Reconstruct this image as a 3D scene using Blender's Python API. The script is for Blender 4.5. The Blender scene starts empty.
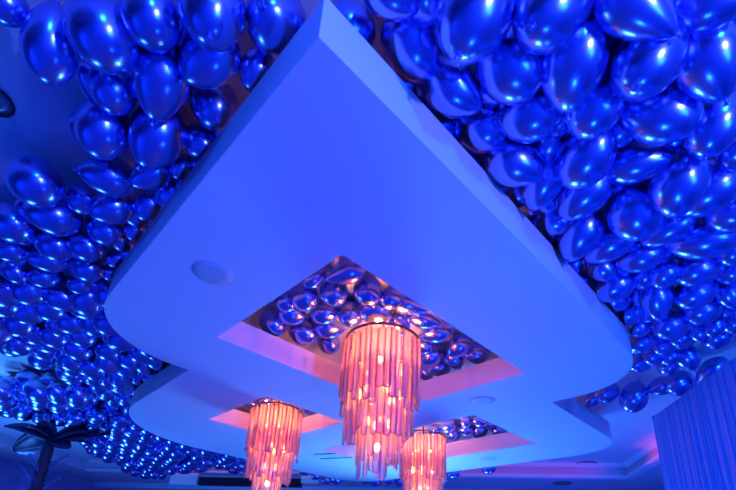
import bpy, bmesh, math, random
import numpy as np
from mathutils import Vector, Matrix
random.seed(7)
rng = np.random.default_rng(7)
PI = math.pi
S = 2.0            # metres per unit of the plan survey (panel underside is 1 unit above the eye)
EYE = 1.6          # eye height in metres
col = bpy.context.scene.collection
sc = bpy.context.scene

# ------------------------------------------------------------------ survey camera
F_, CY_, PITCH, ROLL = 449.3, 395.8, 0.3661, 0.0595
CX_ = 368.0
cp, sp = math.cos(PITCH), math.sin(PITCH)
Fv = np.array([0, cp, sp]); U0 = np.array([0, -sp, cp]); R0 = np.array([1., 0, 0])
cr, sr = math.cos(ROLL), math.sin(ROLL)
Rv = cr * R0 + sr * U0; Uv = -sr * R0 + cr * U0
TH = 0.7515        # bearing of the panel's own axes
EYEP = np.array([0, 0, EYE])

def ray(x, y):
    return (x - CX_) / F_ * Rv + (CY_ - y) / F_ * Uv + Fv
def at(x, y, z):
    """point of the place seen at (x, y), z units above the eye"""
    d = ray(x, y)
    return EYEP + d * (z / d[2]) * S
def uvp(u, v, z):
    return Vector(((u * math.cos(TH) - v * math.sin(TH)) * S, (u * math.sin(TH) + v * math.cos(TH)) * S, EYE + z * S))
TR = -0.2312       # bearing of the hall's own axes
E1 = np.array([math.cos(TR), math.sin(TR)]); E2 = np.array([-math.sin(TR), math.cos(TR)])
def hall(a, b, z):
    p = (a * E1 + b * E2) * S
    return Vector((p[0], p[1], EYE + z * S))
FLOOR = -EYE / S
CEIL = 1.30; PTOP = 1.138; SOFF = 1.145

# ------------------------------------------------------------------ materials
def mat(name, base=(.8, .8, .8), rough=.5, metal=0., bump=0., bscale=60., spec=.5, vary=0., emit=None, es=0.):
    m = bpy.data.materials.new(name); m.use_nodes = True
    nt = m.node_tree; b = nt.nodes['Principled BSDF']
    b.inputs['Base Color'].default_value = (*base, 1)
    b.inputs['Roughness'].default_value = rough
    b.inputs['Metallic'].default_value = metal
    b.inputs['Specular IOR Level'].default_value = spec
    if emit:
        b.inputs['Emission Color'].default_value = (*emit, 1); b.inputs['Emission Strength'].default_value = es
    if bump or vary:
        tc = nt.nodes.new('ShaderNodeTexCoord'); n = nt.nodes.new('ShaderNodeTexNoise')
        n.inputs['Scale'].default_value = bscale; n.inputs['Detail'].default_value = 4
        nt.links.new(tc.outputs['Object'], n.inputs['Vector'])
        if bump:
            bp = nt.nodes.new('ShaderNodeBump'); bp.inputs['Strength'].default_value = bump; bp.inputs['Distance'].default_value = .01
            nt.links.new(n.outputs['Fac'], bp.inputs['Height']); nt.links.new(bp.outputs['Normal'], b.inputs['Normal'])
        if vary:
            r = nt.nodes.new('ShaderNodeValToRGB')
            r.color_ramp.elements[0].position = .3; r.color_ramp.elements[1].position = .7
            r.color_ramp.elements[0].color = (*[c * (1 - vary) for c in base], 1)
            r.color_ramp.elements[1].color = (*[min(1, c * (1 + vary)) for c in base], 1)
            nt.links.new(n.outputs['Fac'], r.inputs['Fac']); nt.links.new(r.outputs['Color'], b.inputs['Base Color'])
    return m

M = {}
M['plaster'] = mat('panel plaster', (.80, .80, .82), .75, bump=.08, bscale=90, vary=.02)
M['ceil'] = mat('ceiling paint', (.72, .73, .78), .8, bump=.05, bscale=70, vary=.03)
M['soffit'] = mat('soffit paint', (.62, .62, .70), .8, vary=.03, bscale=20)
M['wall'] = mat('wall paint', (.34, .40, .60), .8, vary=.06, bscale=8)
M['floor'] = mat('hall carpet', (.14, .20, .42), .9, vary=.3, bscale=14)
M['trim'] = mat('cornice paint', (.8, .8, .84), .5)
M['grille'] = mat('speaker grille', (.62, .62, .66), .6, bump=.2, bscale=400)
M['dark'] = mat('dark metal', (.03, .03, .045), .35, metal=.6)
M['brass'] = mat('bronze frame', (.16, .07, .07), .4, metal=.8)
M['ball'] = mat('chrome balloon', (.34, .40, .86), .23, metal=1., bump=.012, bscale=6)
M['knot'] = mat('balloon knot', (.22, .28, .80), .35, metal=.8)
M['leaf'] = mat('dark glossy leaf', (.03, .035, .10), .25, metal=.3, vary=.3, bscale=12)
M['trunk'] = mat('dark trunk', (.025, .025, .05), .6, bump=.6, bscale=30, vary=.3)
M['pale'] = mat('pale panel', (.85, .85, .85), .6)
M['lens'] = mat('downlight glass', (.25, .25, .3), .3)

def glassy(name, tint, transp, refl_rough=.08, gloss=.8):
    m = bpy.data.materials.new(name); m.use_nodes = True
    nt = m.node_tree; nt.nodes.clear()
    out = nt.nodes.new('ShaderNodeOutputMaterial')
    tr = nt.nodes.new('ShaderNodeBsdfTransparent'); tr.inputs['Color'].default_value = (*tint, 1)
    tl = nt.nodes.new('ShaderNodeBsdfTranslucent'); tl.inputs['Color'].default_value = (*tint, 1)
    df = nt.nodes.new('ShaderNodeBsdfDiffuse'); df.inputs['Color'].default_value = (*tint, 1)
    gl = nt.nodes.new('ShaderNodeBsdfGlossy'); gl.inputs['Roughness'].default_value = refl_rough
    fr = nt.nodes.new('ShaderNodeFresnel'); fr.inputs['IOR'].default_value = 1.6
    m0 = nt.nodes.new('ShaderNodeMixShader'); m0.inputs[0].default_value = .35
    m1 = nt.nodes.new('ShaderNodeMixShader'); m1.inputs[0].default_value = 1 - transp
    m2 = nt.nodes.new('ShaderNodeMixShader')
    L = nt.links.new
    L(tl.outputs[0], m0.inputs[1]); L(df.outputs[0], m0.inputs[2])
    L(tr.outputs[0], m1.inputs[1]); L(m0.outputs[0], m1.inputs[2])
    mm = nt.nodes.new('ShaderNodeMath'); mm.operation = 'MULTIPLY'; mm.inputs[1].default_value = gloss; L(fr.outputs[0], mm.inputs[0]); L(mm.outputs[0], m2.inputs[0]); L(m1.outputs[0], m2.inputs[1]); L(gl.outputs[0], m2.inputs[2])
    L(m2.outputs[0], out.inputs['Surface'])
    return m
M['crystal'] = glassy('crystal rod', (1., .74, .76), .61)
M['shard'] = glassy('crystal shard', (.3, .42, .85), .35)
M['cloth'] = glassy('sheer drape', (.03, .56, .95), .03, .5, .1)
def emitter(name, c, s):
    m = bpy.data.materials.new(name); m.use_nodes = True
    b = m.node_tree.nodes['Principled BSDF']
    b.inputs['Base Color'].default_value = (*c, 1)
    b.inputs['Emission Color'].default_value = (*c, 1); b.inputs['Emission Strength'].default_value = s
    return m
M['bulb'] = emitter('glowing bulb', (1., .48, .13), 42)

# ------------------------------------------------------------------ helpers
def mesh_from(name, bm, m, smooth=True):
    me = bpy.data.meshes.new(name); bm.to_mesh(me); bm.free()
    me.materials.append(m)
    if smooth:
        for p in me.polygons: p.use_smooth = True
    return me
def link(name, me, parent=None, loc=None):
    o = bpy.data.objects.new(name, me); col.objects.link(o)
    if parent: o.parent = parent
    if loc is not None: o.location = loc
    return o
def obj(name, bm, m, parent=None, smooth=True, loc=None):
    return link(name, mesh_from(name, bm, m, smooth), parent, loc)
def tag(o, label=None, cat=None, group=None, kind=None):
    if label: o['label'] = label
    if cat: o['category'] = cat
    if group: o['group'] = group
    if kind: o['kind'] = kind
    return o
def empty(name, loc, label, cat, group=None):
    o = bpy.data.objects.new(name, None); col.objects.link(o); o.location = loc; o.empty_display_size = .1
    return tag(o, label, cat, group)
def lathe(bm, prof, n=24, cap=True):
    rings = []
    for r, z in prof:
        rings.append([bm.verts.new((r * math.cos(2 * PI * i / n), r * math.sin(2 * PI * i / n), z)) for i in range(n)])
    for a, b in zip(rings, rings[1:]):
        for i in range(n):
            bm.faces.new((a[i], a[(i + 1) % n], b[(i + 1) % n], b[i]))
    if cap:
        bm.faces.new(rings[0][::-1]); bm.faces.new(rings[-1])
    return rings
def tube(bm, pts, r, n=8):
    pts = [Vector(p) for p in pts]; rs = r if isinstance(r, (list, tuple)) else [r] * len(pts)
    prev = None; first = None
    for k, p in enumerate(pts):
        t = (pts[min(k + 1, len(pts) - 1)] - pts[max(k - 1, 0)]).normalized()
        a = t.orthogonal().normalized() if prev is None else (ref - t * ref.dot(t)).normalized()
        ref = a; b = t.cross(a)
        ring = [bm.verts.new(p + (a * math.cos(2 * PI * i / n) + b * math.sin(2 * PI * i / n)) * rs[k]) for i in range(n)]
        if prev:
            for i in range(n): bm.faces.new((prev[i], prev[(i + 1) % n], ring[(i + 1) % n], ring[i]))
        else: first = ring
        prev = ring
    bm.faces.new(first[::-1]); bm.faces.new(prev)
def torus(bm, R, r, z=0, n=40, m=8):
    rings = []
    for i in range(n):
        a = 2 * PI * i / n
        rings.append([bm.verts.new(((R + r * math.cos(2 * PI * j / m)) * math.cos(a), (R + r * math.cos(2 * PI * j / m)) * math.sin(a), z + r * math.sin(2 * PI * j / m))) for j in range(m)])
    for i in range(n):
        A = rings[i]; B = rings[(i + 1) % n]
        for j in range(m): bm.faces.new((A[j], B[j], B[(j + 1) % m], A[(j + 1) % m]))
def prism(bm, pts, z0, z1):
    """closed plan outline extruded between two heights (world points' xy)"""
    lo = [bm.verts.new((p[0], p[1], z0)) for p in pts]; hi = [bm.verts.new((p[0], p[1], z1)) for p in pts]
    bm.faces.new(lo[::-1]); bm.faces.new(hi)
    n = len(pts)
    for i in range(n): bm.faces.new((lo[i], lo[(i + 1) % n], hi[(i + 1) % n], hi[i]))
def zz(z): return EYE + z * S

# ------------------------------------------------------------------ the hall
A0, A1, B0, B1 = -6.4, 2.9, -4.6, 6.75       # walls (hall axes, units)
TA0, TA1, TB0, TB1 = -5.6, 1.80, -3.8, 5.68  # raised tray of the ceiling
def rect(a0, a1, b0, b1): return [hall(a0, b0, 0), hall(a1, b0, 0), hall(a1, b1, 0), hall(a0, b1, 0)]
def box_hall(name, a0, a1, b0, b1, z0, z1, m):
    bm = bmesh.new(); prism(bm, rect(a0, a1, b0, b1), zz(z0), zz(z1)); bmesh.ops.recalc_face_normals(bm, faces=bm.faces)
    return tag(obj(name, bm, m, smooth=False), kind='structure')
box_hall('floor', A0 - .1, A1 + .1, B0 - .1, B1 + .1, FLOOR - .05, FLOOR, M['floor'])
box_hall('wall_back', A0, A1, B1, B1 + .1, FLOOR, CEIL + .1, M['wall'])
box_hall('wall_front', A0, A1, B0 - .1, B0, FLOOR, CEIL + .1, M['wall'])
box_hall('wall_left', A0 - .1, A0, B0 - .1, B1 + .1, FLOOR, CEIL + .1, M['wall'])
box_hall('wall_right', A1, A1 + .1, B0 - .1, B1 + .1, FLOOR, CEIL + .1, M['wall'])
bm = bmesh.new()
prism(bm, rect(A0, A1, B0, B1), zz(CEIL), zz(CEIL + .1))
bmesh.ops.recalc_face_normals(bm, faces=bm.faces)
tag(obj('ceiling', bm, M['ceil'], smooth=False), kind='structure')
bm = bmesh.new()
for r in ((A0, TA0, B0, B1), (TA1, A1, B0, B1), (TA0, TA1, B0, TB0), (TA0, TA1, TB1, B1)):
    prism(bm, rect(*r), zz(SOFF), zz(CEIL))
bmesh.ops.recalc_face_normals(bm, faces=bm.faces)
tag(obj('ceiling.001', bm, M['soffit'], smooth=False), kind='structure')
# cornice mouldings round the tray (stepped profile swept along the two visible sides)
def moulding(name, p0, p1, inward, prof, m):
    bm = bmesh.new(); rows = []
    for P in (p0, p1):
        rows.append([bm.verts.new(Vector((P.x, P.y, 0)) + inward * (o * S) + Vector((0, 0, zz(z)))) for o, z in prof])
    n = len(prof)
    for i in range(n): bm.faces.new((rows[0][i], rows[0][(i + 1) % n], rows[1][(i + 1) % n], rows[1][i]))
    bm.faces.new(rows[0][::-1]); bm.faces.new(rows[1])
    bmesh.ops.recalc_face_normals(bm, faces=bm.faces)
    return tag(obj(name, bm, m, smooth=False), kind='structure')
e1 = Vector((E1[0], E1[1], 0)); e2 = Vector((E2[0], E2[1], 0))
topp = [(0, CEIL), (0, CEIL - .045), (.012, CEIL - .045), (.03, CEIL - .025), (.05, CEIL - .012), (.055, CEIL)]
botp = [(0, SOFF + .035), (.02, SOFF + .03), (.03, SOFF + .012), (.045, SOFF + .008), (.045, SOFF - .012), (.02, SOFF - .02), (-.05, SOFF - .02), (-.05, SOFF - .001), (0, SOFF - .001)]
moulding('trim_1', hall(TA0, TB1, 0), hall(TA1, TB1, 0), -e2, topp, M['trim'])
moulding('trim_2', hall(TA0, TB1, 0), hall(TA1 - .045, TB1, 0), -e2, botp, M['trim'])
moulding('trim_3', hall(TA1, TB0, 0), hall(TA1, TB1, 0), -e1, topp, M['trim'])
moulding('trim_4', hall(TA1, TB0, 0), hall(TA1, TB1, 0), -e1, botp, M['trim'])
wallp = [(0, SOFF), (0, SOFF - .08), (.02, SOFF - .08), (.05, SOFF - .03), (.08, SOFF)]
moulding('trim_5', hall(A0, B1, 0), hall(A1, B1, 0), -e2, wallp, M['trim'])
moulding('trim_6', hall(A1, B0, 0), hall(A1, B1, 0), -e1, wallp, M['trim'])

# ------------------------------------------------------------------ the suspended panel
def arc(cx, cy, r, a0, a1, n=14):
    return [(cx + r * math.cos(a0 + (a1 - a0) * i / n), cy + r * math.sin(a0 + (a1 - a0) * i / n)) for i in range(n + 1)]
U0p, V0p, U1p, V1p = .300, .530, 2.541, 2.437
U2p, V2p, U3p, V3p = .864, 1.091, 3.885, 4.27
r1 = .42; r2 = .50
outline = [(U0p, V0p)] + arc(U1p - r1, V0p + r1, r1, -PI / 2, 0) + [(U1p, V2p)] \
    + arc(U3p - r1, V2p + r1, r1, -PI / 2, 0) + arc(U3p - r1, V3p - r1, r1, 0, PI / 2) \
    + arc(U2p + .95, V3p - .95, .95, PI / 2, PI) + [(U2p, V1p)] + arc(U0p + r2, V1p - r2, r2, PI / 2, PI)
RECESS = [(.782, 2.06, 1.009, 1.927), (1.38, 2.05, 2.44, 3.25), (2.47, 3.35, 1.595, 3.24)]
panel = empty('ceiling_panel', uvp(1.9, 2.2, 1.0), 'huge white suspended ceiling panel with stepped rounded outline and three square openings', 'ceiling panel')
inv = Matrix.Translation(-panel.location)
bm = bmesh.new(); edges = []
def loop(pts):
    vs = [bm.verts.new(inv @ uvp(u, v, 1.0)) for u, v in pts]
    for i in range(len(vs)): edges.append(bm.edges.new((vs[i], vs[(i + 1) % len(vs)])))
def rrect(u0, u1, v0, v1, r=.012):
    return arc(u1 - r, v0 + r, r, -PI / 2, 0, 3) + arc(u1 - r, v1 - r, r, 0, PI / 2, 3) + arc(u0 + r, v1 - r, r, PI / 2, PI, 3) + arc(u0 + r, v0 + r, r, PI, 1.5 * PI, 3)
loop(outline)
for r_ in RECESS: loop(rrect(*r_))
bmesh.ops.triangle_fill(bm, use_beauty=True, edges=edges, normal=(0, 0, -1))
g = bmesh.ops.extrude_face_region(bm, geom=bm.faces[:])
bmesh.ops.translate(bm, verts=[v for v in g['geom'] if isinstance(v, bmesh.types.BMVert)], vec=(0, 0, (PTOP - 1) * S))
bmesh.ops.recalc_face_normals(bm, faces=bm.faces)
slab = obj('slab', bm, M['plaster'], panel, smooth=False)
bv = slab.modifiers.new('soft edge', 'BEVEL'); bv.width = .012; bv.segments = 2; bv.limit_method = 'ANGLE'; bv.angle_limit = .7
for u, v in ((.62, .80), (2.3, .82), (.62, 2.15), (2.3, 2.2), (3.6, 1.4), (3.6, 3.9), (1.2, 3.9), (2.25, 3.4)):
    bm = bmesh.new(); tube(bm, [inv @ uvp(u, v, PTOP - .005), inv @ uvp(u, v, CEIL + .001)], .006, 8)
    obj('hanger_rod', bm, M['dark'], panel)

# ------------------------------------------------------------------ round fittings
def disc_fitting(name, loc, R, label, cat, dark=False, group=None):
    t = empty(name, loc, label, cat, group)
    bm = bmesh.new(); lathe(bm, [(R, 0), (R * .995, -.003), (R * .95, -.0035), (R * .945, -.001), (R * .945, 0)] if not dark else [(R, 0), (R, -.010), (R * .97, -.014), (R * .91, -.014), (R * .90, -.006), (R * .90, 0)], 48)
    obj('rim', bm, M['dark'] if dark else M['plaster'], t)
    bm = bmesh.new(); lathe(bm, [(R * .94, -.0005), (R * .94, -.002), (R * .5, -.0025), (.01, -.0026)], 48)
    obj('lens' if dark else 'grille', bm, M['lens'] if dark else M['grille'], t)
    return t
disc_fitting('ceiling_speaker', uvp(.528, 1.455, 1), .168, 'round ceiling speaker in the front left corner of the white panel, nearest and largest', 'speaker')
disc_fitting('ceiling_speaker', uvp(2.27, 1.40, 1), .165, 'round ceiling speaker in the panel right of the central chandelier', 'speaker')
disc_fitting('ceiling_speaker', uvp(3.595, 2.177, 1), .165, 'faint round ceiling speaker at the far edge of the panel near the right chandelier', 'speaker')
def pt(x, y, z): return Vector(at(x, y, z))
disc_fitting('downlight', pt(586, 463.5, CEIL), .24, 'round recessed downlight in the main ceiling beyond the right end of the panel', 'downlight', True)
disc_fitting('downlight', pt(562, 483, SOFF), .22, 'round downlight in the low perimeter soffit at the far end of the hall', 'downlight', True)
disc_fitting('downlight', pt(-9, 98, CEIL), .125, 'round dark-rimmed downlight cut by the left edge beside the front balloons', 'downlight', True)
# linear air slots in the panel
t = empty('air_vent', pt(330, 456, 1.0), 'pair of thin dark linear air slots in the panel between the chandeliers', 'air vent')
for (x0, y0, x1, y1) in ((314, 454.2, 336, 453.2), (321, 458.6, 352, 457.4)):
    a = pt(x0, y0, 1.0) - t.location; b = pt(x1, y1, 1.0) - t.location
    d = (b - a).normalized(); nrm = Vector((-d.y, d.x, 0)) * .022
    bm = bmesh.new(); prism(bm, [a - nrm, b - nrm, b + nrm, a + nrm], -.006, .0)
    bmesh.ops.recalc_face_normals(bm, faces=bm.faces)
    obj('slot', bm, M['dark'], t, smooth=False)

# ------------------------------------------------------------------ balloons
def body_mesh(taper, seed):
    bm = bmesh.new(); n, m_ = 28, 18
    prof = []
    for j in range(1, m_):
        t = PI * j / m_; z = -math.cos(t)
        k = max(0., (z + .35) / 1.35)
        r = math.sin(t) * (1 - taper * k ** 1.7)
        prof.append((r, z))
    prof = [(.05, -.998)] + prof + [(.05, .995)]
    mx = max(r for r, z in prof)
    lathe(bm, [(r / mx, z) for r, z in prof], n)
    return mesh_from('balloon', bm, M['ball'])
BODY = [body_mesh(t, i) for i, t in enumerate((.12, .22, .32, .48))]
bm = bmesh.new()
lathe(bm, [(.05, .96), (.055, 1.01), (.075, 1.035), (.045, 1.06), (.07, 1.10), (.13, 1.16), (.12, 1.175), (.03, 1.12)], 14)
KNOT = mesh_from('knot', bm, M['knot'])

# traced balloons: x, y, half length, half width, direction of the knot (dx, dy), facing (+1 knot towards the eye, -1 away)
RIGHT = [
 (391,-5,28,23,1,.5,-1),(413,45,36,28,.5,.9,-1),(474,12,50,33,-.35,.93,1),(453,89,30,24,.8,.55,1),(508,65,35,31,-.7,-.7,1),
 (551,8,40,33,-.7,.7,1),(481.5,128,26,22,-1,0,1),(530,113,30,26,-1,.1,1),(515,163,27,22,.9,.4,1),(543,180,29,18,-.35,.94,1),
 (585,157,33,23,.55,-.75,1),(584,191,32,20,-.64,.77,1),(552,219,18,16,1,.3,1),(580,233,27,18,-.4,.9,1),(635,8,42,32,.8,.5,1),
 (573,62,47,30,-.1,1,1),(646,59,39,31,-.35,.93,1),(710,2,38,27,1,-.2,-1),(708,60,38,36,.4,.9,1),(593,103,33,26,.1,-1,-1),
 (654,112,40,29,-.9,-.2,1),(712,124,32,27,-.2,1,1),(639,162,34,18,1,-.15,1),(678,183,31,26,-.1,1,1),(708,189,35,21,-.8,.6,1),
 (634,208,29,26,-.3,-.9,-1),(733,213,26,18,1,.1,-1),(737,146,23,18,.3,-1,-1),(668,228,28,14,-.85,.5,1),(700,239,34,18,-1,.1,1),
 (609,242,27,16,-.8,.6,1),(640,256,23,14,-.9,.3,1),(602,268,14,12,.6,.4,1),(664.5,272,16,13,.4,-.9,-1),(644,277,13,10,-.5,.6,-1),
 (614.5,285,20,14,-.85,.5,1),(656,298,20,15,.2,1,1),(698,268,23,15,1,-.4,-1),(696,292,21,14,1,-.5,-1),(703,309,19,13,1,-.5,-1),
 (733,272,18,11,1,.1,-1),(728,294,15,12,.5,.8,1),(630,312,15,11,-.7,.5,1),(671,323,18,14,1,-.5,-1),(735,250,16,14,.6,-.6,-1),
 (640,326,12,9,.8,-.4,-1),(643,341,14,10,.9,-.4,-1),(700,332,11,10,.4,.8,1),(715,326,11,9,.4,-.9,-1),(664,345,11,9,1,-.5,-1),
 (681,337,10,9,.8,-.5,-1),(668,356,11,8,-1,.1,-1),(687,357,13,11,.5,.8,1),(668,367,10,7,-1,.1,-1),(640,362,11,9,-.8,.5,1),
 (653,357,9,8,.6,.6,-1),(661,386,13,8,-.9,.3,1),(680,383,14,11,.8,-.3,-1),(711,373,18,11,-.7,.7,1),(634,397,14,12.5,.3,-1,-1),
 (607,392,11,9,.7,-.4,-1),(592,400,8,6,-.6,.6,1)]
LEFT = [
 (4,4,25,18,-1,-.3,-1),(51,44,36,27,.15,-1,-1),(103,31,36,30,-.3,-1,-1),(152,15,29,27,0,-1,-1),(212,10,37,30,-.1,1,1),
 (276,22,30,28,-.5,-.6,1),(209,57,30,28,-.7,.6,1),(257,70,20,16,.4,-.9,-1),(113,87,25,21,0,-1,-1),(161,80,37,27,-.2,.97,1),
 (104,127,28,26,.3,-.8,1),(157,136,30,26,-.5,.85,1),(215,105,27,22,.2,1,1),(200,142,17,14,.7,.5,1),(182,167,12,11,.5,-.7,-1),
 (108,176,27,17,-1,-.2,-1),(151,174,20,15,-.9,.4,-1),(112,207,21,16,-.9,.2,-1),(152,203,18,15,.7,-.7,-1),(104,229,18,13,-.8,-.4,-1),
 (136,229,11,10,.6,-.7,-1),(86,244,16,14,-.6,-.6,-1),(123,241,12,9,.8,.3,-1),(35,182,26,21,-.9,-.2,-1),(54,215,27,17,-1,-.2,-1),
 (12,223,21,17,-1,-.1,-1),(55,243,18,15,-.7,-.6,-1),(13,249,18,11,1,-.1,-1),(48,259,20,11,-1,-.1,-1),(87,267,16,12,-.8,-.5,-1),
 (15,270,14,11,-.6,-.7,-1),(46,276,16,10,1,-.1,-1),(83,284,14,9,1,-.1,-1),(118,258,11,9,-.7,.3,-1),(112,272,9,8,.7,-.3,-1)]
REC1 = [(347,271,19,11,-.9,.35,1),(334,292,14,13,.2,1,1),(304,296,14,13,-.6,-.7,-1),(368,291,13,12,.5,.8,1),(291,313,13,10,1,.3,1),
 (273,323,13,11,.6,.7,1),(326,313,13,9,1,-.2,1),(303,332,13,11,.8,.4,1),(329,328,13,9,1,.1,1),(329,343,10,9,.6,.6,1),
 (351,314,11,11,-.5,.8,1),(375,310,14,12,.9,.4,1),(408,303,18,10,1,.35,1),(424,318,14,9,1,.3,1),(436,332,14,9,-1,.2,1),
 (424,344,9,8,.6,.6,1),(432,355,11,9,-.8,.5,1),(459,346,12,9,-.7,.6,1),(454,358,10,8,.5,.8,1),(439,367,11,8,-.9,.2,1),
 (425,372,8,7,.6,.6,1),(477,353,11,9,-.9,.1,1),(315,277,12,8,.8,-.5,-1),(392,297,11,9,.5,-.7,-1),(285,300,11,9,-.6,-.7,-1),(400,322,12,9,.2,1,1)]
REC2 = [(266,399,8,6,.8,-.5,-1),(252,404,7,5,-.8,.4,1),(311,410,7,5,.8,.5,1),(298,403,7,5,.7,-.4,-1),(319,414,5,4,.9,.2,1)]
REC3 = [(454,433,9,7.5,-.5,.8,1),(448,426,8,6,-.8,.3,1),(466,429,8,6.5,.8,.5,1),(480,430,8.5,7,-.6,.7,1),(480,421,8,5.5,.9,.3,-1),
 (499,430,8.5,7,.6,.7,1),(466,421.5,6,5,.3,-.9,-1),(434,430,7,5,-.9,.2,1),(490,424,6,5,.8,-.3,-1)]
FAR = [(489,469,6.5,4.6,1,-.1,-1),(453,474,6,4.5,-1,.1,1),(444,477,5.5,4.5,.6,.6,1),(327,479,6,5,-.8,.5,1),(336,479,6,5,.7,.5,1),(343,475,5.5,4.5,.5,-.8,-1),
 (354,476,6,4.5,1,.1,-1),(366,479,5.5,4.5,-.7,.5,1),(375,481,6,4.8,.9,.2,1),(390,480,5.5,4.5,-.8,.2,-1),(400,482,5.5,4.5,.9,.2,1),
 (305,471,5.5,4.5,.7,.3,1),(316,475,5.5,4.5,-.7,.4,1)]

def out_dist(u, v):
    """distance outside the panel outline, negative inside"""
    best = 9.; n = len(outline); c = False
    for i in range(n):
        x0, y0 = outline[i]; x1, y1 = outline[(i + 1) % n]
        dx, dy = x1 - x0, y1 - y0; l2 = dx * dx + dy * dy or 1e-9
        t = max(0., min(1., ((u - x0) * dx + (v - y0) * dy) / l2))
        best = min(best, math.hypot(u - x0 - t * dx, v - y0 - t * dy))
        if (y0 > v) != (y1 > v) and u < dx * (v - y0) / dy + x0: c = not c
    return -best if c else best
def to_uv(c): return c[0] * math.cos(TH) + c[1] * math.sin(TH), -c[0] * math.sin(TH) + c[1] * math.cos(TH)
class B: pass
def shape(x, y, a, b, dx, dy, fc, gs=1.):
    o = B(); o.px = (x, y, a, b); n = math.hypot(dx, dy); dx /= n; dy /= n
    o.kd = (dx, dy); o.fc = fc
    c = ray(x, y); c = c / np.linalg.norm(c); o.c = c
    def half(ex, ey, l):
        p = ray(x + ex * l, y + ey * l); q = ray(x - ex * l, y - ey * l)
        p /= np.linalg.norm(p); q /= np.linalg.norm(q); d = (p - q) / 2
        return d - c * d.dot(c)
    A = half(dx, dy, a); Bv = half(-dy, dx, b)
    la = np.linalg.norm(A); ax = A / la
    Bv = Bv - ax * Bv.dot(ax); lb = np.linalg.norm(Bv)
    L = max(1.24 * lb, la)
    if la < L - 1e-9 and la > lb: s2 = (L * L - la * la) / (L * L - lb * lb)
    elif la <= lb: s2 = .8
    else: s2 = 0.
    lb *= 1.14 * gs; L *= 1.10 * gs; s = math.sqrt(min(.85, s2)); k = math.sqrt(1 - s * s)
    o.axis = k * ax - fc * s * c
    o.L = L; o.W = lb; o.r = (L * .35 + lb * .65)
    return o
def fit(lst, zlo, zhi=CEIL, it=160, sq=.86, gs=1.):
    bs = [shape(*t, gs) for t in lst]
    def vext(o):   # half height of the spheroid
        az = o.axis[2]; return math.sqrt((o.L * az) ** 2 + o.W ** 2 * (1 - az * az))
    def top(o):    # largest distance that keeps it under the ceiling
        return zhi / (o.c[2] + vext(o) * 1.0) - .002
    for o in bs: o.t = top(o); o.tmax = o.t; o.tmin = zlo / max(.05, o.c[2])
    for k in range(it):
        for i in range(len(bs)):
            for j in range(i + 1, len(bs)):
                p, q = bs[i], bs[j]
                dv = p.c * p.t - q.c * q.t; d = np.linalg.norm(dv); need = sq * (p.r * p.t + q.r * q.t)
                if d < need:
                    near, far = (p, q) if p.t < q.t else (q, p)
                    e = (need - d) * .25
                    far.t = min(far.tmax, far.t + e); near.t = max(near.tmin, near.t - e)
    for o in bs:   # nothing may cut into the suspended panel
        for k in range(60):
            c = o.c * o.t
            if c[2] - vext(o) * o.t > PTOP + .003 or out_dist(*to_uv(c)) > o.W * o.t * .86: break
            if (c[2] + (vext(o)) * o.t) > CEIL - .002: o.L *= .97; o.W *= .97; o.r *= .97
            else: o.t *= 1.004
    return bs
SETS = {}
SETS['right'] = fit(RIGHT, .98, 1.245, sq=.82, gs=1.06); SETS['left'] = fit(LEFT, .98, 1.25, sq=.82, gs=1.05)
SETS['rec1'] = fit(REC1, 1.15, gs=1.1); SETS['rec2'] = fit(REC2, 1.15); SETS['rec3'] = fit(REC3, 1.15); SETS['far'] = fit(FAR, .95, 1.14)
placed = []   # (centre units, radius units) of everything so far
for s in SETS.values():
    for o in s: placed.append((o.c * o.t, o.r * o.t))
placed_c = [p for p, r in placed]; placed_r = [r for p, r in placed]

def put(mesh, centre, axis, W, L, roll=0.):
    o = bpy.data.objects.new('balloon', mesh); col.objects.link(o)
    z = Vector(axis).normalized(); q = z.to_track_quat('Z', 'Y')
    o.rotation_mode = 'QUATERNION'; o.rotation_quaternion = q @ Matrix.Rotation(roll, 3, 'Z').to_quaternion()
    o.location = Vector(centre) * S + Vector((0, 0, EYE)); o.scale = (W * S, W * S, L * S)
    return o
def compass(kd):
    dx, dy = kd; v = 'up' if dy < -.4 else 'down' if dy > .4 else ''; h = 'left' if dx < -.4 else 'right' if dx > .4 else ''
    return (v + ' ' + h).strip()
ORD = ['first', 'second', 'third', 'fourth', 'fifth', 'sixth', 'seventh', 'eighth', 'ninth', 'tenth', 'eleventh', 'twelfth', 'thirteenth', 'fourteenth', 'fifteenth']
def rows(bs, limits):
    out = {}
    for o in bs:
        k = sum(o.px[1] >= l for l in limits); out.setdefault(k, []).append(o)
    return out
def build(o, knot):
    ratio = o.L / o.W
    me = BODY[0 if ratio < 1.25 else 1 if ratio < 1.35 else 2 if ratio < 1.55 else 3]
    ob = put(me, o.c * o.t, o.axis, o.W * o.t, o.L * o.t, rng.uniform(0, 6))
    if knot:
        k = bpy.data.objects.new('knot', KNOT); col.objects.link(k); k.parent = ob
        k.scale = (1, 1, 1 / ratio * 1.0); k.location = (0, 0, 1 - 1 / ratio)
    return ob
n_ind = 0
LIM = {'right': [30, 85, 135, 175, 205, 232, 262, 290, 318, 350, 378], 'left': [33, 75, 112, 155, 190, 218, 236, 262], 'rec1': [285, 303, 322, 340], 'rec2': [], 'rec3': [426], 'far': []}
WHERE = {'right': 'right of the panel', 'left': 'left of the panel', 'rec1': 'above the central chandelier',
         'rec2': 'above the left chandelier', 'rec3': 'above the right chandelier', 'far': 'beyond the far panel edge'}
GRP = {'right': 'balloons on the ceiling right of the panel', 'left': 'balloons on the ceiling left of the panel',
       'rec1': 'balloons in the central opening', 'rec2': 'balloons in the left opening', 'rec3': 'balloons in the right opening', 'far': 'balloons beyond the far panel edge'}
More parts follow.
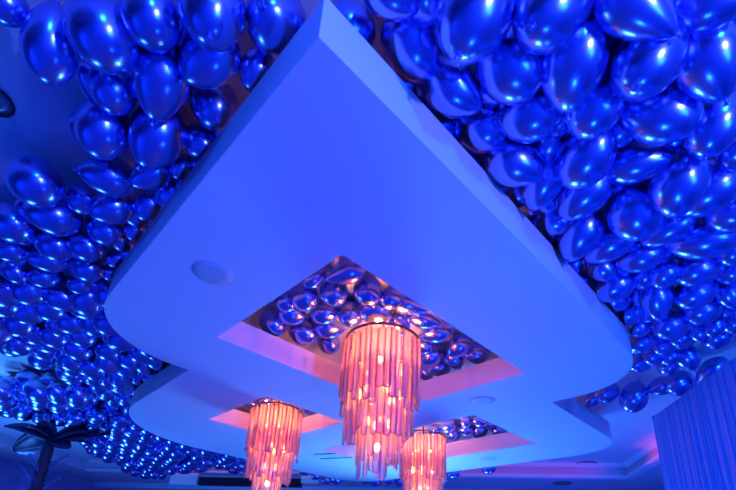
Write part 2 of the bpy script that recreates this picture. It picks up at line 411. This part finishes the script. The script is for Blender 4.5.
for key, bs in SETS.items():
    rw = rows(bs, LIM[key]); ks = sorted(rw)
    for ri, k in enumerate(ks):
        line = sorted(rw[k], key=lambda o: o.px[0])
        for i, o in enumerate(line):
            ob = build(o, o.px[2] >= 10)
            pos = ORD[i] + ' from left' if len(line) > 1 else 'alone'
            if key in ('rec2', 'far'): lab = 'small shiny blue balloon ' + WHERE[key] + ', ' + pos
            else: lab = 'shiny blue balloon %s, row %s from the top, %s' % (WHERE[key], ORD[ri], pos)
            if key in ('right', 'left') and o.px[2] >= 18:
                lab = 'blue balloon %s, %s row, %s, knot %s' % (WHERE[key], ORD[ri], pos, compass(o.kd))
            tag(ob, lab, 'balloon', GRP[key]); n_ind += 1

# packed balloons farther off, one hex layer jittered in height, kept inside surveyed outlines
def inside(p, poly):
    x, y = p; c = False; n = len(poly)
    for i in range(n):
        x0, y0 = poly[i]; x1, y1 = poly[(i + 1) % n]
        if (y0 > y) != (y1 > y) and x < (x1 - x0) * (y - y0) / (y1 - y0) + x0: c = not c
    return c
def pix(p):
    d = p @ Fv; return CX_ + F_ * (p @ Rv) / d, CY_ - F_ * (p @ Uv) / d
ZONES = [
 ('near_right', [(366,-14),(750,-14),(750,330),(700,342),(690,360),(640,352),(628,325),(575,312),(340,40)],
  'half-hidden shiny blue balloon tucked up among the bigger balloons right of the panel'),
 ('near_left', [(74,-14),(322,0),(140,266),(-14,276),(-14,214),(60,207),(90,196),(84,100),(78,60)],
  'half-hidden shiny blue balloon tucked up among the bigger balloons left of the panel'),
 ('strip', [(-12,276),(60,290),(100,284),(125,296),(134,320),(166,346),(206,370),(160,388),(130,404),(112,398),(88,384),(62,372),(35,350),(-12,332)],
  'small shiny blue balloon packed in the strip along the left side of the panel'),
 ('strand', [(-12,386),(24,380),(58,380),(74,378),(112,392),(112,420),(98,430),(62,420),(30,412),(-12,410)],
  'small shiny blue balloon in the cluster above the dark artificial tree'),
 ('garland', [(112,398),(140,412),(150,424),(190,436),(225,443),(232,452),(255,461),(252,470),(225,468),(190,468),(160,476),(140,474),(118,462),(88,446),(84,430),(104,420)],
  'tiny shiny blue balloon in the far garland between the tree and the left chandelier'),
]
fill = []
for zn, poly, lab in ZONES:
    R_ = {'near_right': (.048, .064), 'near_left': (.048, .064), 'strip': (.076, .085), 'strand': (.082, .094), 'garland': (.078, .09)}[zn]
    zs = {'near_right': (1.20, 1.235), 'near_left': (1.20, 1.235), 'strip': (1.17, 1.235), 'strand': (1.10, 1.225), 'garland': (1.10, 1.23)}[zn]
    pts = [at(x, y, 1.2) for x, y in poly]
    xs = [(p[0]) / S for p in pts]; ys = [(p[1]) / S for p in pts]
    step = {'near_right': .05, 'near_left': .05, 'strip': .07, 'strand': .15, 'garland': .145}[zn]
    layers = 2 if zn in ('strand', 'garland') else 1
    for lay in range(layers):
        j = 0; y = min(ys)
        while y < max(ys) + .2:
            x = min(xs) + (step / 2 if j % 2 else 0) + lay * step * .5
            while x < max(xs) + .2:
                z = rng.uniform(*zs) if layers == 1 else (1.215 - lay * .12 + rng.uniform(-.015, .01))
                jt = .035 if zn == 'strip' else .02
                c = np.array([x + rng.uniform(-jt, jt), y + lay * step * .35 + rng.uniform(-jt, jt), z])
                x += step
                px = pix(c)
                if not inside(px, poly): continue
                # keep clear of the panel and of what is placed
                u = c[0] * math.cos(TH) + c[1] * math.sin(TH); v = -c[0] * math.sin(TH) + c[1] * math.cos(TH)
                r = rng.uniform(*R_)
                b_ = c[:2] @ E2
                if b_ > TB1 - .22: c = c * ((TB1 - .22) / b_)
                if z - r < PTOP and out_dist(u, v) < r * .9:
                    c[2] = PTOP + r + .004
                C = np.array(placed_c); Rr = np.array(placed_r)
                if (np.linalg.norm(C - c, axis=1) < {'near_right': .74, 'near_left': .74, 'strip': .74}.get(zn, .8) * (Rr + r)).any(): continue
                c[2] = min(c[2], CEIL - r * 1.05)
                placed_c.append(c); placed_r.append(r); fill.append((c, r, zn, lab))
            y += step * .87; j += 1
# largest in the picture first; the rest beyond three hundred become one mass
fill.sort(key=lambda f: -f[1] / (f[0] @ Fv))
print('BALLOONS traced', n_ind, 'fill', len(fill))
rest = fill[max(0, 298 - n_ind):]; fill = fill[:max(0, 298 - n_ind)]
def rand_axis():
    a = rng.normal(size=3); a[2] *= .6; return a / np.linalg.norm(a)
for c, r, zn, lab in fill:
    w = r * rng.uniform(.96, 1.06); ob = put(BODY[rng.integers(0, 3)], c, rand_axis(), w, w * 1.18, 0.)
    tag(ob, lab, 'balloon', {'near_right': 'balloons tucked in right of the panel', 'near_left': 'balloons tucked in left of the panel', 'strip': 'packed balloons left of the panel', 'strand': 'balloons above the artificial tree', 'garland': 'balloons of the far garland'}[zn])
if rest:
    bm = bmesh.new(); tmp = BODY[1]
    for c, r, zn, lab in rest:
        ax = Vector(rand_axis()); w = r * .96 * S
        mtx = Matrix.Translation(Vector(c) * S + Vector((0, 0, EYE))) @ ax.to_track_quat('Z', 'Y').to_matrix().to_4x4() @ Matrix.Diagonal((w, w, w * 1.18, 1))
        n0 = len(bm.verts); bm.from_mesh(tmp); bm.verts.ensure_lookup_table()
        bmesh.ops.transform(bm, matrix=mtx, verts=bm.verts[n0:])
    ob = obj('balloon_mass', bm, M['ball'])
    tag(ob, 'mass of tiny shiny blue balloons making up the rest of the far garland', 'balloons', 'balloons of the far garland', 'stuff')

# ------------------------------------------------------------------ chandeliers
def rod_mesh(L, w, seed):
    """glass drop: a flattened fluted bar with a hook eye and a rounded foot"""
    rr = random.Random(seed); bm = bmesh.new()
    n = 8; prof = [(.25, 0), (.55, -.012), (1, -.03), (1, -L * .5), (1.05, -L + .03), (.9, -L + .012), (.35, -L)]
    rings = []
    for k, z in prof:
        rings.append([bm.verts.new((w * k * math.cos(2 * PI * i / n), w * .45 * k * math.sin(2 * PI * i / n), z)) for i in range(n)])
    for a, b in zip(rings, rings[1:]):
        for i in range(n): bm.faces.new((a[i], b[i], b[(i + 1) % n], a[(i + 1) % n]))
    bm.faces.new(rings[0]); bm.faces.new(rings[-1][::-1])
    return mesh_from('crystal_rod', bm, M['crystal'], True)
RZ = 1.08
TIERS = [(.366, 0.0, [.62, .70, .76, .68], 40, .036), (.300, -.30, [.66, .74, .80, .70], 30, .034), (.185, -.66, [.60, .68, .74, .56], 18, .030)]
RODS = [[rod_mesh(L, w, 10 * i + j) for j, L in enumerate(Ls)] for i, (R, z, Ls, n, w) in enumerate(TIERS)]
def ring_bm(R, z, r=.012):
    bm = bmesh.new(); torus(bm, R, r, z); return bm
RINGS = [mesh_from('ring', ring_bm(R, z, .014 if i == 0 else .008), M['brass']) for i, (R, z, Ls, n, w) in enumerate(TIERS)]
bm = bmesh.new(); torus(bm, .345, .006, -.36)
BAND = mesh_from('band', bm, M['brass'])
def bulb_bm():
    bm = bmesh.new(); lathe(bm, [(.004, .055), (.014, .045), (.028, .02), (.033, 0), (.029, -.024), (.016, -.04), (.003, -.045)], 14); return bm
BULB = mesh_from('bulb', bulb_bm(), M['bulb'])
bm = bmesh.new(); lathe(bm, [(.014, .06), (.014, .0), (.020, -.005), (.020, -.02)], 12)
SOCK = mesh_from('socket', bm, M['brass'])
bm = bmesh.new()
tube(bm, [(0, 0, (CEIL - RZ) * S), (0, 0, -1.05)], .016, 10)
for i in range(4):
    a = PI / 2 * i + .4
    for (R, z, Ls, n, w) in TIERS: tube(bm, [(0, 0, z), (R * math.cos(a), R * math.sin(a), z)], .006, 6)
FRAME = mesh_from('frame', bm, M['brass'])
bm = bmesh.new(); lathe(bm, [(.10, (CEIL - RZ) * S), (.10, (CEIL - RZ) * S - .015), (.07, (CEIL - RZ) * S - .04), (.02, (CEIL - RZ) * S - .06)], 24)
CANOPY = mesh_from('ceiling_rose', bm, M['brass'])
BSPOT = [(.20, -.30, 6, .3), (.20, -.58, 6, .8), (.11, -.86, 4, .2)]
def chandelier(u, v, label, seed, rot):
    rr = random.Random(seed)
    t = empty('chandelier', uvp(u, v, RZ), label, 'chandelier', 'tiered crystal chandeliers')
    t.rotation_euler.z = rot
    link('frame', FRAME, t); link('ceiling_rose', CANOPY, t)
    for me in RINGS: link('ring', me, t)
    link('band', BAND, t)
    for (R, z, n, a0) in BSPOT:
        for i in range(n):
            a = a0 + 2 * PI * i / n
            s = link('socket', SOCK, t, (R * math.cos(a), R * math.sin(a), z + .055))
            link('bulb', BULB, s, (0, 0, -.055))
    s = link('socket', SOCK, t, (0, 0, -1.05)); link('bulb', BULB, s, (0, 0, -.055))
    for i, (R, z, Ls, n, w) in enumerate(TIERS):
        for k in range(n):
            a = 2 * PI * (k + rr.uniform(-.15, .15)) / n
            Rr = R + (.012 if k % 2 else -.010)
            o = link('crystal_rod', RODS[i][rr.randrange(4)], t, (Rr * math.cos(a), Rr * math.sin(a), z - .006 - rr.uniform(0, .05)))
            o.rotation_euler = (rr.uniform(-.02, .02), rr.uniform(-.02, .02), a + PI / 2 + rr.uniform(-.08, .08))
    return t
CH = [(1.433, 1.449), (1.72, 2.84), (2.90, 2.38)]
chandelier(*CH[0], 'large central crystal chandelier, nearest of the three, hanging in the front opening', 1, .1)
chandelier(*CH[1], 'left crystal chandelier hanging lower in the far left opening of the panel', 2, .8)
chandelier(*CH[2], 'right crystal chandelier, farthest away, partly cut by the bottom edge', 3, 1.7)

# ------------------------------------------------------------------ drape on the right
ZT = .95
cA = Vector(at(657, 420, ZT)); cB = Vector(at(757, 350, ZT))
dirc = (cB - cA); lenc = dirc.length; dirc.normalize(); nc = Vector((dirc.y, -dirc.x, 0))
base = Vector((cA.x, cA.y, 0))
dr = empty('drape', base, 'pale blue pleated drape hanging from a rod at the lower right edge', 'curtain')
def cloth_bm(off, l0, l1, ph, amp, ztop):
    bm = bmesh.new(); nx, nz = int((l1 - l0) * 170), 16; g = []
    for j in range(nz + 1):
        f = j / nz; z = ztop * (1 - f) + .02 * f; row = []
        for i in range(nx + 1):
            s = l0 + (l1 - l0) * i / nx
            w = amp * (.45 + .75 * f) * (math.sin(s * 2 * PI / .062 + ph + .8 * math.sin(s * 5)) + .45 * math.sin(s * 2 * PI / .041 + 1.7 * ph + .5 * f))
            p = dirc * (s + .012 * math.sin(s * 31 + f * 2)) + nc * (off + w)
            row.append(bm.verts.new((p.x, p.y, z)))
        g.append(row)
    for a, b in zip(g, g[1:]):
        for i in range(nx): bm.faces.new((a[i], a[i + 1], b[i + 1], b[i]))
    return bm
o = obj('curtain', cloth_bm(0, 0, lenc + .6, .4, .014, zz(ZT) + .01), M['cloth'], dr)
o = obj('curtain', cloth_bm(.09, .10, lenc + .6, 2.1, .013, zz(ZT) + .0), M['cloth'], dr)
bm = bmesh.new(); tube(bm, [dirc * -.03 + Vector((0, 0, zz(ZT) + .015)), dirc * (lenc + .6) + Vector((0, 0, zz(ZT) + .015))], .016, 10)
obj('rod', bm, M['soffit'], dr)
bm = bmesh.new(); tube(bm, [dirc * -.045 + Vector((0, 0, 0)), dirc * -.045 + Vector((0, 0, zz(ZT) + .03))], .018, 10)
obj('upright', bm, M['dark'], dr)
bm = bmesh.new(); bmesh.ops.create_uvsphere(bm, u_segments=14, v_segments=8, radius=.034, matrix=Matrix.Translation(dirc * -.045 + Vector((0, 0, zz(ZT) + .04))))
obj('finial', bm, M['dark'], dr)

# ------------------------------------------------------------------ artificial tree at the left
crown = Vector(at(52, 437, .93))
tb = Vector((crown.x, crown.y, 0))
tree = empty('artificial_tree', tb, 'dark artificial palm tree with broad leaves under the balloons at lower left', 'tree')
ch_ = crown.z
bm = bmesh.new()
tube(bm, [(0, 0, 0), (.01, 0, .6), (-.01, 0, 1.4), (.01, .0, 2.2), (0, 0, ch_ - .25), (0, 0, ch_)], [.16, .11, .10, .095, .09, .06], 16)
obj('trunk', bm, M['trunk'], tree)
bm = bmesh.new(); lathe(bm, [(.30, 0), (.34, .02), (.30, .30), (.27, .32), (.02, .32)], 28)
obj('base', bm, M['dark'], tree)
def blade(az, length, rise, droop, width, curl=.25, n=12, bank=0.):
    bm = bmesh.new(); L = []; 
    d = Vector((math.cos(az), math.sin(az), 0)); side = Vector((-d.y * math.cos(bank), d.x * math.cos(bank), math.sin(bank)))
    for i in range(n + 1):
        f = i / n
        c = d * (length * f) + Vector((0, 0, ch_ - .04 + rise * math.sin(f * PI * .62) - droop * f * f))
        w = width * (math.sin(PI * (f * .92 + .06)) ** .7)
        L.append([bm.verts.new(c + side * (w * k) + Vector((0, 0, -curl * w * abs(k) ** 1.5))) for k in (-1, -.5, 0, .5, 1)])
    for a, b in zip(L, L[1:]):
        for k in range(4): bm.faces.new((a[k], a[k + 1], b[k + 1], b[k]))
    return bm
for (az, ln, ri, dr_, w, bk) in ((PI * .98, .64, .10, .26, .22, .9), (PI * 1.1, .74, .50, .10, .20, -.6), (PI * .86, .7, .42, .02, .15, .7), (-.12, .66, .5, .06, .18, .8), (.15, .9, .6, .06, .18, -.7),
                             (-.30, .5, .02, .18, .13, .9), (PI * .6, .7, .45, .1, .16, .3), (PI * .35, .75, .4, .1, .16, .4), (-PI * .45, .5, .40, .0, .14, .2), (-PI * .65, .5, .34, .06, .15, -.3), (.05, 1.0, .26, -.05, .12, .7)):
    o = obj('leaf', blade(az, ln, ri * .5, dr_, w, bank=bk), M['leaf'], tree)
    s_ = o.modifiers.new('thick', 'SOLIDIFY'); s_.thickness = .012
rr = random.Random(5)
for k in range(26):
    a = rr.uniform(0, 2 * PI); z0 = ch_ - rr.uniform(.42, .95); l = rr.uniform(.22, .48)
    p0 = Vector((.09 * math.cos(a), .09 * math.sin(a), z0)); d = Vector((math.cos(a), math.sin(a), rr.uniform(.0, 1.1))).normalized()
    q = p0 + d * l; side = d.orthogonal().normalized()
    bm = bmesh.new(); tube(bm, [p0, p0 + d * l * .5 + side * .02, q], [.006, .012, .003], 6)
    for f in (.45, .65, .85):
        c = p0 + d * l * f; e = (side if k % 2 else -side)
        tube(bm, [c, c + (d + e * 1.2).normalized() * .09], [.007, .002], 5)
    obj('crystal_twig', bm, M['shard'], tree)

# ------------------------------------------------------------------ far beam with pale ends, behind the left chandelier
def seg_box(name, x0, x1, y0, y1, z, depth, m, parent):
    """box on the tray's far side between two surveyed bearings"""
    def onb(x, y, b):
        d = ray(x, y); k = b / (d[0] * E2[0] + d[1] * E2[1]); return Vector(d * k * S + EYEP)
    p0 = onb(x0, (y0 + y1) / 2, TB1 - .06); p1 = onb(x1, (y0 + y1) / 2, TB1 - .06)
    zt = onb((x0 + x1) / 2, y0, TB1 - .06).z; zb = onb((x0 + x1) / 2, y1, TB1 - .06).z
    bm = bmesh.new(); o_ = parent.location
    n_ = Vector((E2[0], E2[1], 0)) * depth
    q = [p0 - n_, p1 - n_, p1, p0]
    prism(bm, [v - o_ for v in q], zb - o_.z, zt - o_.z); bmesh.ops.recalc_face_normals(bm, faces=bm.faces)
    return obj(name, bm, m, parent, smooth=False)
d0 = ray(250, 480); kk = (TB1 - .06) / (d0[0] * E2[0] + d0[1] * E2[1])
beam = empty('bulkhead', Vector(d0 * kk * S + EYEP), 'dark bulkhead between two pale end panels on the far cornice behind the left chandelier', 'bulkhead')
seg_box('dark_panel', 200.5, 302.5, 478.5, 487, 0, .10, M['dark'], beam)
seg_box('end_panel', 173, 200, 474, 485, 0, .14, M['pale'], beam)
seg_box('end_panel', 303, 319, 476, 484, 0, .14, M['pale'], beam)

# ------------------------------------------------------------------ light
def area(name, loc, target, size, power, color, shape='DISK', sy=None):
    l = bpy.data.lights.new(name, 'AREA'); l.energy = power; l.color = color; l.shape = shape; l.size = size
    if sy: l.size_y = sy
    o = bpy.data.objects.new(name, l); col.objects.link(o); o.location = loc
    o.rotation_mode = 'QUATERNION'; o.rotation_quaternion = (Vector(target) - Vector(loc)).to_track_quat('-Z', 'Y'); return o
def spot(name, loc, target, power, color, angle, blend=.6, radius=.1):
    l = bpy.data.lights.new(name, 'SPOT'); l.energy = power; l.color = color; l.spot_size = math.radians(angle); l.spot_blend = blend; l.shadow_soft_size = radius
    o = bpy.data.objects.new(name, l); col.objects.link(o); o.location = loc
    o.rotation_mode = 'QUATERNION'; o.rotation_quaternion = (Vector(target) - Vector(loc)).to_track_quat('-Z', 'Y'); return o
def point(name, loc, power, color, radius):
    l = bpy.data.lights.new(name, 'POINT'); l.energy = power; l.color = color; l.shadow_soft_size = radius
    o = bpy.data.objects.new(name, l); col.objects.link(o); o.location = loc; return o
BLUE = (.006, .076, .76)
PALE = (.02, .15, .85)
area('stage_wash', (4.2, -2.4, .3), (1.0, 3.0, 4.0), 2.2, 380, BLUE)
area('uplight_right', hall(1.0, 5.2, FLOOR + .1), hall(.5, 3.6, 1.2), 1.0, 190, BLUE)
area('uplight_left', hall(-4.6, 3.5, FLOOR + .1), hall(-2.6, 3.8, 1.2), 2.0, 480, (.04, .2, .88))
st = area('uplight_far', hall(-.6, 5.4, FLOOR + .1), hall(-.4, 3.6, 1.0), 1.4, 270, (.05, .24, .88)); st.data.spread = math.radians(100)
area('room_fill', hall(1.8, -2.8, 1.0), hall(.8, .5, FLOOR), .7, 1150, BLUE)  # added unseen fill: brightens the floor and walls the balloons mirror
st = area('room_fill', hall(-3.8, -1.6, 1.0), hall(-2.9, -.2, FLOOR), .5, 330, BLUE); st.data.spread = math.radians(100)  # second added fill, spread narrowed to spare the panel's left face
area('drape_fill', (1.3, 2.2, .1), (3.2, 3.6, 2.6), .5, 110, BLUE)  # unseen lamp added only to turn the drape bluer
spot('key_spot', (3.0, -2.6, 2.0), (.0, 1.2, 3.9), 1550, (.10, .125, .9), 75, 1., .17)
spot('far_spot', uvp(3.4, .6, FLOOR + .1), uvp(3.1, 3.4, 1.05), 800, (.12, .6, .95), 34, .9, .15)
spot('left_spot', hall(-3.8, 2.1, FLOOR + .1), Vector(at(22, 374, CEIL)), 900, (.05, .34, 1.), 60, 1., .9)
for i, (u, v) in enumerate(CH):
    for z, p in ((RZ - .07, 88), (RZ - .30, 17), (RZ - .5, 5)):
        point('chandelier_glow', uvp(u, v, z), p, (1., .23, .085), .08)
st = area('cove_strip', hall(TA1 - .30, 4.3, SOFF - .06), hall(TA1, 4.3, SOFF + .07), 2.4, 2.2, (1., .05, .16), 'RECTANGLE', .06); st.data.spread = math.radians(80)
st = area('cove_strip', hall(-1.5, TB1 - .30, SOFF - .06), hall(-1.5, TB1, SOFF + .07), 12., 4, (.8, .05, .4), 'RECTANGLE', .06); st.data.spread = math.radians(80)

w = bpy.data.worlds.new('hall air'); sc.world = w; w.use_nodes = True
w.node_tree.nodes['Background'].inputs['Color'].default_value = (.01, .02, .2, 1)
w.node_tree.nodes['Background'].inputs['Strength'].default_value = .05

# ------------------------------------------------------------------ camera
cam = bpy.data.cameras.new('camera'); co = bpy.data.objects.new('camera', cam); col.objects.link(co); sc.camera = co
cam.sensor_fit = 'HORIZONTAL'; cam.sensor_width = 36.; cam.lens = 36. * F_ / 736.
cam.shift_y = (CY_ - 245.) / 736.; cam.shift_x = 0.; cam.clip_end = 200
co.matrix_world = Matrix(((Rv[0], Uv[0], -Fv[0], 0), (Rv[1], Uv[1], -Fv[1], 0), (Rv[2], Uv[2], -Fv[2], EYE), (0, 0, 0, 1)))

vs = sc.view_settings; vs.view_transform = 'Standard'; vs.look = 'None'; vs.exposure = -.12; vs.gamma = 1.; vs.use_curve_mapping = False
sc.cycles.use_denoising = True
sc.cycles.max_bounces = 10; sc.cycles.transparent_max_bounces = 24; sc.cycles.sample_clamp_indirect = 6.; sc.cycles.caustics_reflective = False; sc.cycles.caustics_refractive = False
